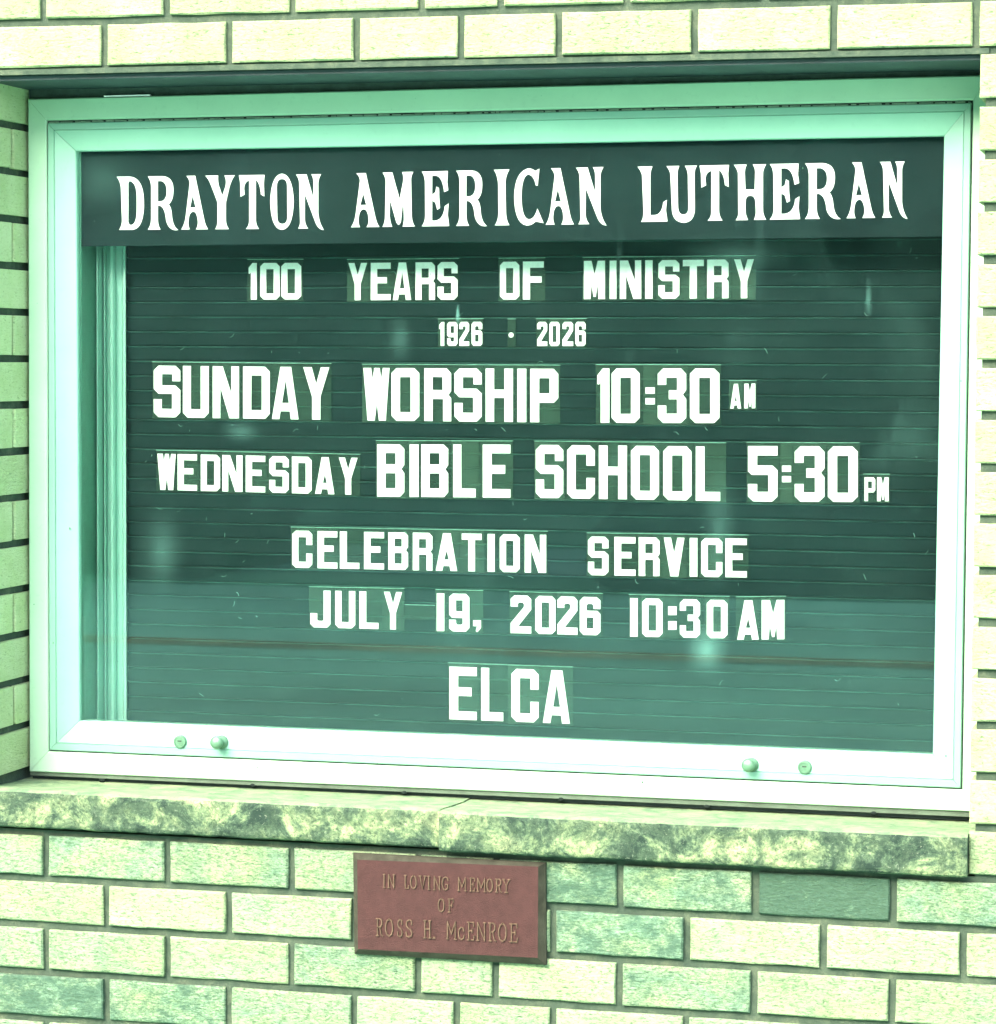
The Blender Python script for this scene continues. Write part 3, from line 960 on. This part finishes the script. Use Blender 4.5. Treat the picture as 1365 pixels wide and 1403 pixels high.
EDGE = mat_plain('panel_edge_plastic', (.16, .36, .28), .3, .3, 90)
jit = random.Random(11)
for word, line, size, phrase, xs, ta, tb, ba, bb, right in WORDS:
    n = len(xs)
    for i, (ch, (xa, xb)) in enumerate(zip(word, xs)):
        y_t0, y_t1, y_b0, y_b1 = lin(ta, tb, xa), lin(ta, tb, xb), lin(ba, bb, xa), lin(ba, bb, xb)
        my0, my1, mb0, mb1 = y_t0, y_t1, y_b0, y_b1
        if ch == ':':
            hh = y_b0 - y_t0
            if line == 5:
                y_t0 = y_t1 = 830.9
                y_b0 = y_b1 = 862.9
            elif line == 2:
                y_t0 = y_t1 = 530.7
                y_b0 = y_b1 = 554
            else:
                y_t0 = y_t1 = 637.9
                y_b0 = y_b1 = 660.7
        if ch == ',':
            y_t0 = y_t1 = 849.8
            y_b0 = y_b1 = 866
        if ch == '.':
            my0 = my1 = 441.2
            mb0 = mb1 = 474
        xl = xa - 2 if i == 0 else (xs[i - 1][1] + xa) / 2 + .35
        xr = right if i == n - 1 else (xb + xs[i + 1][0]) / 2 - .35
        if ch == '.':
            xl = 695.6
        up = {4: 4.6, 3: 4.4, 2: 3.8}[size]
        dn = {4: 2.6, 3: 2.2, 2: 2.0}[size]
        tq = quad([(xl, my0 - up), (xr, my1 - up), (xr, mb1 + dn), (xl, mb0 + dn)], YT)
        cq = quad([(xa, y_t0), (xb, y_t1), (xb, y_b1), (xa, y_b0)], YT)
        up_ch = {'a': 'A', 'i': '1'}.get(ch, ch)
        if ch == '.':
            lab = 'narrow clear tile with a white dot between the years 1926 and 2026'
        elif ch == ':':
            lab = 'white colon on a clear tile in ' + phrase
        elif ch == ',':
            lab = 'white comma on a clear tile after the day 19'
        else:
            kind = 'digit' if up_ch.isdigit() else 'letter'
            digs = [{'a': 'A', 'i': '1'}.get(c, c) for c in word if c not in ':,']
            pos = len([c for c in word[:i] if c not in ':,'])
            lab = 'white block %s %s, %s character of %s' % (kind, up_ch, ORD[pos], phrase)
        tile(tq, lab, GR[line], ch, cq)
tq = quad([(554.6, 829), (596, 830), (596, 850), (554.6, 849)], YT)
tile(tq, 'blank clear plastic tile without a letter just left of the day 19', GR[5])

# ------------------------------------------------------------------ locks and knobs on the bottom rail
YR = YF - .001


def lathe(bm, prof_, c, axis, seg=28):
    ax = axis.normalized()
    u = ax.cross(Vector((0, 0, 1))).normalized()
    v = u.cross(ax)
    rings = []
    for r, h in prof_:
        rings.append([bm.verts.new(c + ax * h + (u * math.cos(a) + v * math.sin(a)) * r) for a in [2 * math.pi * i / seg for i in range(seg)]])
    for a, b2 in zip(rings, rings[1:]):
        for i in range(seg):
            j = (i + 1) % seg
            bm.faces.new((a[i], a[j], b2[j], b2[i]))
    bm.faces.new(rings[0])
    bm.faces.new(rings[-1])


for px, py in ((247.5, 1016), (1103, 1051)):
    p = W(px, py, YR)
    bm = bmesh.new()
    lathe(bm, [(.0105, -.002), (.0105, .004), (.0098, .0055), (.0078, .0058), (.0074, .0050), (.0001, .0050)], p, Vector((0, -1, 0)))
    lk = from_bm('cam_lock', bm, LOCKM, board, smooth=False)
    bm = bmesh.new()
    box(bm, p.x - .0032, p.x + .0032, p.y - .0056, p.y - .0045, p.z + .0003, p.z + .0022)
    from_bm('keyhole', bm, GASKET, lk)
for px, py in ((304, 1017), (1030, 1048)):
    p = W(px, py, YR)
    ax = Vector((-.12, -1, .10))
    bm = bmesh.new()
    lathe(bm, [(.0108, -.003), (.0112, .0014), (.0098, .003), (.0058, .006), (.0056, .012), (.0092, .014), (.0104, .0185), (.0095, .0225), (.0055, .0245), (.0001, .0248)], p, ax)
    from_bm('round_knob', bm, LOCKM, board, smooth=True)

# ------------------------------------------------------------------ memorial plaque
YP = -.016
plq = empty('memorial_plaque', 'brown bronze memorial plaque with raised lettering fixed to the bricks under the sill', 'plaque', W(617, 1310, 0))
po = quad([(485.5, 1168), (749, 1181.5), (750, 1321.5), (487.5, 1306)], 0.0)
pi = quad([(489.5, 1178), (737.5, 1187.5), (737, 1312.5), (490.5, 1300.5)], YP)
bm = bmesh.new()
a = [bm.verts.new((x, .0, z)) for x, z in po]
a2 = [bm.verts.new((x, -.006, z)) for x, z in po]
b_ = [bm.verts.new((x, YP, z)) for x, z in pi]
bm.faces.new(a[::-1])
for lo, hi in ((a, a2), (a2, b_)):
    for i in range(4):
        j = (i + 1) % 4
        bm.faces.new((lo[i], lo[j], hi[j], hi[i]))
bm.faces.new(b_)
me_ob = from_bm('plate', bm, BRONZE2, plq)
me_ob.data.materials.append(BRONZE)
for p in me_ob.data.polygons:
    if abs(p.normal.y) > .98 and p.center.y < 0:
        p.material_index = 1

# stroke letters: (polyline list) in a unit box
ST = {
    'I': [[(.5, 0), (.5, 1)], [(.15, 0), (.85, 0)], [(.15, 1), (.85, 1)]],
    'N': [[(.08, 0), (.08, 1)], [(.08, 1), (.92, 0)], [(.92, 0), (.92, 1)], [(-.04, 0), (.2, 0)], [(.8, 1), (1.04, 1)]],
    'L': [[(.2, 1), (.2, 0), (.95, 0), (.97, .22)], [(0, 1), (.45, 1)]],
    'O': [[(.5, 1), (.2, .9), (.04, .65), (.04, .35), (.2, .1), (.5, 0), (.8, .1), (.96, .35), (.96, .65), (.8, .9), (.5, 1)]],
    'V': [[(.1, 1), (.5, 0), (.9, 1)], [(-.05, 1), (.28, 1)], [(.72, 1), (1.05, 1)]],
    'G': [[(.92, .75), (.85, .92), (.5, 1), (.18, .9), (.03, .6), (.03, .38), (.2, .08), (.5, 0), (.82, .1), (.86, .42), (.6, .42)]],
    'M': [[(.06, 0), (.06, 1)], [(.06, 1), (.5, .3)], [(.5, .3), (.94, 1)], [(.94, 1), (.94, 0)], [(-.06, 0), (.16, 0)], [(.84, 0), (1.06, 0)]],
    'E': [[(.95, .8), (.93, 1), (.2, 1), (.2, 0), (.95, 0), (1, .22)], [(.2, .52), (.7, .52)], [(.7, .42), (.7, .62)], [(0, 1), (.2, 1)], [(0, 0), (.2, 0)]],
    'R': [[(.18, 0), (.18, 1), (.6, 1), (.86, .9), (.88, .68), (.62, .52), (.2, .5)], [(.55, .5), (.8, .05), (1, 0)], [(0, 0), (.36, 0)], [(0, 1), (.2, 1)]],
    'Y': [[(.08, 1), (.5, .5), (.92, 1)], [(.5, .5), (.5, 0)], [(-.06, 1), (.25, 1)], [(.75, 1), (1.06, 1)], [(.3, 0), (.7, 0)]],
    'F': [[(.95, .78), (.93, 1), (.2, 1), (.2, 0)], [(.2, .52), (.7, .52)], [(.7, .42), (.7, .62)], [(0, 1), (.2, 1)], [(0, 0), (.42, 0)]],
    'S': [[(.88, .74), (.85, .95), (.5, 1), (.15, .9), (.1, .7), (.3, .55), (.75, .42), (.95, .25), (.82, .06), (.48, 0), (.12, .06), (.08, .28)]],
    'H': [[(.15, 0), (.15, 1)], [(.85, 0), (.85, 1)], [(.15, .52), (.85, .52)], [(0, 0), (.32, 0)], [(0, 1), (.32, 1)], [(.68, 0), (1, 0)], [(.68, 1), (1, 1)]],
    'c': [[(.92, .5), (.82, .64), (.5, .7), (.15, .56), (.05, .34), (.2, .08), (.52, 0), (.85, .06), (.95, .22)]],
    '.': [[(.2, .0), (.8, .0)], [(.2, .05), (.8, .05)]],
}


def stroke_letter(ch, q, wd, th):
    bm = bmesh.new()
    n = 0

    def mp(x, y):
        tx, tz = q[0][0] + (q[1][0] - q[0][0]) * x, q[0][1] + (q[1][1] - q[0][1]) * x
        bx, bz = q[3][0] + (q[2][0] - q[3][0]) * x, q[3][1] + (q[2][1] - q[3][1]) * x
        return Vector((bx + (tx - bx) * y, 0, bz + (tz - bz) * y))
    for k, pl in enumerate(ST[ch]):
        w2 = wd / 2 * (1.0 if k == 0 or ch in 'H' and k < 3 else .8)
        pts = [mp(*p) for p in pl]
        secs = []
        for i, p in enumerate(pts):
            d = (pts[min(i + 1, len(pts) - 1)] - pts[max(i - 1, 0)]).normalized()
            nrm = Vector((-d.z, 0, d.x))
            e = 0
            if i == 0:
                p = p - d * w2 * .7
            elif i == len(pts) - 1:
                p = p + d * w2 * .7
            h = th + k * .00012
            secs.append([bm.verts.new(p + nrm * w2 * 1.25 + Vector((0, YP + .0003, 0))), bm.verts.new(p + nrm * w2 * .6 + Vector((0, YP - h, 0))),
                         bm.verts.new(p - nrm * w2 * .6 + Vector((0, YP - h, 0))), bm.verts.new(p - nrm * w2 * 1.25 + Vector((0, YP + .0003, 0)))])
        for a_, b2 in zip(secs, secs[1:]):
            for i in range(4):
                j = (i + 1) % 4
                bm.faces.new((a_[i], a_[j], b2[j], b2[i]))
        bm.faces.new(secs[0])
        bm.faces.new(secs[-1][::-1])
    return from_bm('letter', bm, BRLET, plq)


def PX(x):
    return 475 + x / 4.55


def PY(y):
    return 1155 + y / 4.55


plines = [
    ('INLOVINGMEMORY', [(228, 243), (260, 300), (362, 388), (400, 437), (455, 495), (507, 522), (545, 585), (597, 637), (697, 745), (770, 800), (817, 866), (875, 912), (930, 968), (977, 1017)], (230, 196), (1015, 229), (230, 277), (1015, 309), .0021),
    ('OF', [(572, 610), (635, 668)], (572, 347), (668, 350), (572, 427), (668, 432), .0021),
    ('ROSSH.McENROE', [(187, 226), (243, 290), (318, 350), (370, 411), (483, 527), (540, 553), (627, 683), (697, 735), (755, 796), (815, 866), (888, 932), (948, 998), (1020, 1066)], (185, 472), (1065, 506), (185, 577), (1065, 618), .0023),
]
for txt, xs, ta, tb, ba, bb, wd in plines:
    for ch, (xa, xb) in zip(txt, xs):
        q = quad([(PX(xa), PY(lin(ta, tb, xa))), (PX(xb), PY(lin(ta, tb, xb))), (PX(xb), PY(lin(ba, bb, xb))), (PX(xa), PY(lin(ba, bb, xa)))], YP)
        stroke_letter(ch, q, wd, .0022)

# ------------------------------------------------------------------ the place across from the sign (seen mirrored in the pane)
GZ = -2.05


def sheet(name, x0, x1, y0, y1, z, m):
    bm = bmesh.new()
    v = [bm.verts.new(p) for p in ((x0, y0, z), (x1, y0, z), (x1, y1, z), (x0, y1, z))]
    bm.faces.new(v)
    o = from_bm(name, bm, m)
    o['kind'] = 'structure'
    o['label'] = {'ground': 'green ground reaching away from the wall', 'path': 'pale concrete path before the wall',
                  'leaf_litter': 'thin brown line of leaf litter along the path',
                  'road': 'grey asphalt road beyond the path'}[name]
    return o


GRASS = mat_plain('short_grass', (.085, .22, .14), .95, .45, .5, bump=.0, spec=.05)
CONC = mat_plain('pale_concrete', (.18, .42, .31), .9, .4, .35, bump=.0)
ASPH = mat_plain('old_asphalt', (.16, .30, .25), .9, .2, 2, bump=.004)
sheet('ground', -200, 200, -260, 60, GZ, GRASS)
sheet('path', -60, 60, -13.6, .0, GZ + .004, CONC)
sheet('road', -80, 80, -17.9, -15.0, GZ + .004, ASPH)
sheet('leaf_litter', -60, 60, -10.1, -9.75, GZ + .008, mat_plain('brown_leaf_litter', (.27, .28, .17), .95, .5, .8, bump=0, spec=.05))

r3 = random.Random(5)
bm = bmesh.new()
for i in range(120):
    cx, cy = r3.uniform(-70, 4), r3.uniform(-40, -27)
    h = r3.uniform(10, 16)
    for k in range(26):
        rr = r3.uniform(1.2, 2.6)
        mtx = Matrix.Translation((cx + r3.uniform(-2.2, 2.2), cy + r3.uniform(-2, 2), GZ + r3.uniform(.08, 1) * h)) @ Matrix.Rotation(r3.uniform(0, 6), 4, 'Z')
        bmesh.ops.create_icosphere(bm, subdivisions=1, radius=rr, matrix=mtx)
for v in bm.verts:
    v.co += Vector((r3.uniform(-.5, .5), r3.uniform(-.5, .5), r3.uniform(-.5, .5)))
wood = from_bm('woodland', bm, mat_plain('dark_leaves', (.010, .034, .030), .9, .75, .35, bump=.0, spec=.05))
wood['kind'] = 'stuff'
wood['label'] = 'dark belt of trees across the road, mirrored in the sign glass'


def seen(px, py, D):
    """a point D metres in front of the wall whose mirror image falls there in the pane"""
    p = W(px, py, D + 2 * YG)
    return Vector((p.x, -D, p.z))


pa, pb = seen(315, 690, 19), seen(330, 690, 19)
pole = empty('utility_pole', 'dark wooden pole across the road, mirrored in the glass left of the word CELEBRATION', 'utility pole', ((pa.x + pb.x) / 2, -19, GZ))
bm = bmesh.new()
bmesh.ops.create_cone(bm, cap_ends=True, segments=14, radius1=.14, radius2=.10, depth=7.4, matrix=Matrix.Translation(((pa.x + pb.x) / 2, -19, GZ + 3.7)))
WOODP = mat_plain('tarred_wood', (.012, .022, .024), .9, .3, 4, bump=0)
from_bm('post', bm, WOODP, pole)
box_obj('crossarm', (pa.x + pb.x) / 2 - .9, (pa.x + pb.x) / 2 + .9, -18.86, -18.74, GZ + 6.7, GZ + 6.85, WOODP, pole)
ba, bb = seen(268, 786, 15.4), seen(378, 800, 15.4)  # stand-in for an unidentified dark shape mirrored in the pane
bx0, bx1 = sorted((ba.x, bb.x))
block_root = empty('dark_block', 'dark unidentified block across the path, mirrored in the glass at the foot of the pole', 'dark block', ((bx0 + bx1) / 2, -15.6, GZ))
box_obj('box', bx0, bx1, -15.9, -15.4, GZ, max(ba.z, GZ + .35), WOODP, block_root, .02)
box_obj('rim', bx0 - .04, bx1 + .04, -15.94, -15.36, max(ba.z, GZ + .35), max(ba.z, GZ + .35) + .06, WOODP, block_root, .01)

# low clipped hedge and a shrub mass past the path, mirrored low in the pane
def leafy(name, label, x0, x1, y0, y1, h, n, seed):
    r = random.Random(seed)
    bm = bmesh.new()
    for i in range(n):
        bmesh.ops.create_icosphere(bm, subdivisions=1, radius=r.uniform(.18, .4), matrix=Matrix.Translation((r.uniform(x0, x1), r.uniform(y0, y1), GZ + r.uniform(.1, 1) * h)))
    for v in bm.verts:
        v.co += Vector((r.uniform(-.1, .1), r.uniform(-.1, .1), r.uniform(-.1, .1)))
    o = from_bm(name, bm, bpy.data.materials['dark_leaves'])
    o['kind'] = 'stuff'
    o['label'] = label


h0, h1 = seen(860, 780, 14.4), seen(1330, 780, 14.4)
leafy('hedge', 'low dark hedge along the far side of the path, mirrored in the glass', min(h0.x, h1.x), max(h0.x, h1.x), -14.8, -14.3, max(.3, h0.z - GZ - .1), 150, 3)
h0, h1 = seen(150, 730, 14.6), seen(262, 730, 14.6)
leafy('hedge', 'rounded dark shrubs beside the dark block, mirrored in the glass', min(h0.x, h1.x), max(h0.x, h1.x), -15.2, -14.4, max(.3, h0.z - GZ), 60, 9)

# lint and cobweb scraps caught in the grooves, and a few chips in the frame's finish
LINT = mat_plain('pale_lint', (.24, .46, .38), .9, .2, 50, bump=0, spec=.1)
spots = [(250, 478), (318, 461), (372, 482), (410, 483), (450, 484), (247, 584), (260, 590), (405, 588), (435, 586), (612, 589), (652, 588), (690, 588), (245, 701), (218, 697),
         (283, 711), (345, 704), (308, 733), (325, 742), (334, 769), (367, 742), (307, 790), (326, 813), (321, 828), (329, 847), (352, 845), (556, 729), (629, 884),
         (720, 712), (968, 588), (1067, 574), (927, 592), (945, 772), (1012, 801), (872, 798), (1185, 790), (1248, 344), (1256, 353), (1090, 376), (928, 481), (200, 632),
         (208, 624), (1187, 432), (740, 495), (632, 430), (620, 620), (500, 640), (1253, 733), (1270, 757), (1148, 933), (988, 934), (517, 980), (1231, 965), (703, 690), (962, 722),
         (276, 952), (430, 1000), (640, 760), (700, 790), (1050, 480), (1130, 515), (540, 372), (820, 352), (590, 376)]
rl = random.Random(21)
bm = bmesh.new()
for px, py in spots:
    p = W(px, py, YT - .0016)
    a = rl.uniform(0, math.pi)
    L = rl.uniform(.0012, .0055)
    bend = rl.uniform(-.5, .5)
    w = rl.uniform(.00022, .00045)
    prev = None
    for i in range(6):
        t = i / 5 - .5
        c = Vector((p.x + math.cos(a + bend * t) * L * 2 * t, YT - .0016, p.z + math.sin(a + bend * t * 3) * L * 2 * t))
        ring = [bm.verts.new(c + Vector((dx * w, dy * w, dz * w))) for dx, dy, dz in ((1, 0, .4), (-.3, -1, .2), (-.6, .5, -1))]
        if prev:
            for k in range(3):
                bm.faces.new((prev[k], prev[(k + 1) % 3], ring[(k + 1) % 3], ring[k]))
        prev = ring
lint = from_bm('lint', bm, LINT, board)
lint['kind'] = 'stuff'
bm = bmesh.new()
for px, py, r in ((1317, 522, .0022), (73, 881, .0022), (352, 1052, .0012), (517, 1046, .0014), (46, 828, .0010), (880, 1072, .0016), (95, 724, .0014), (1296, 1036, .0014), (1100, 230, .0012), (229, 1034, .0012)):
    p = W(px, py, YF - .003)
    bmesh.ops.create_uvsphere(bm, u_segments=8, v_segments=5, radius=r, matrix=Matrix.Translation((p.x, YF - .0012, p.z)) @ Matrix.Diagonal((rl.uniform(.6, 1), 1.3, rl.uniform(.8, 1.5), 1)))
sp_o = from_bm('grime_speck', bm, mat_plain('green_grime', (.06, .16, .10), .9, .3, 90, bump=0), board)
sp_o['kind'] = 'stuff'
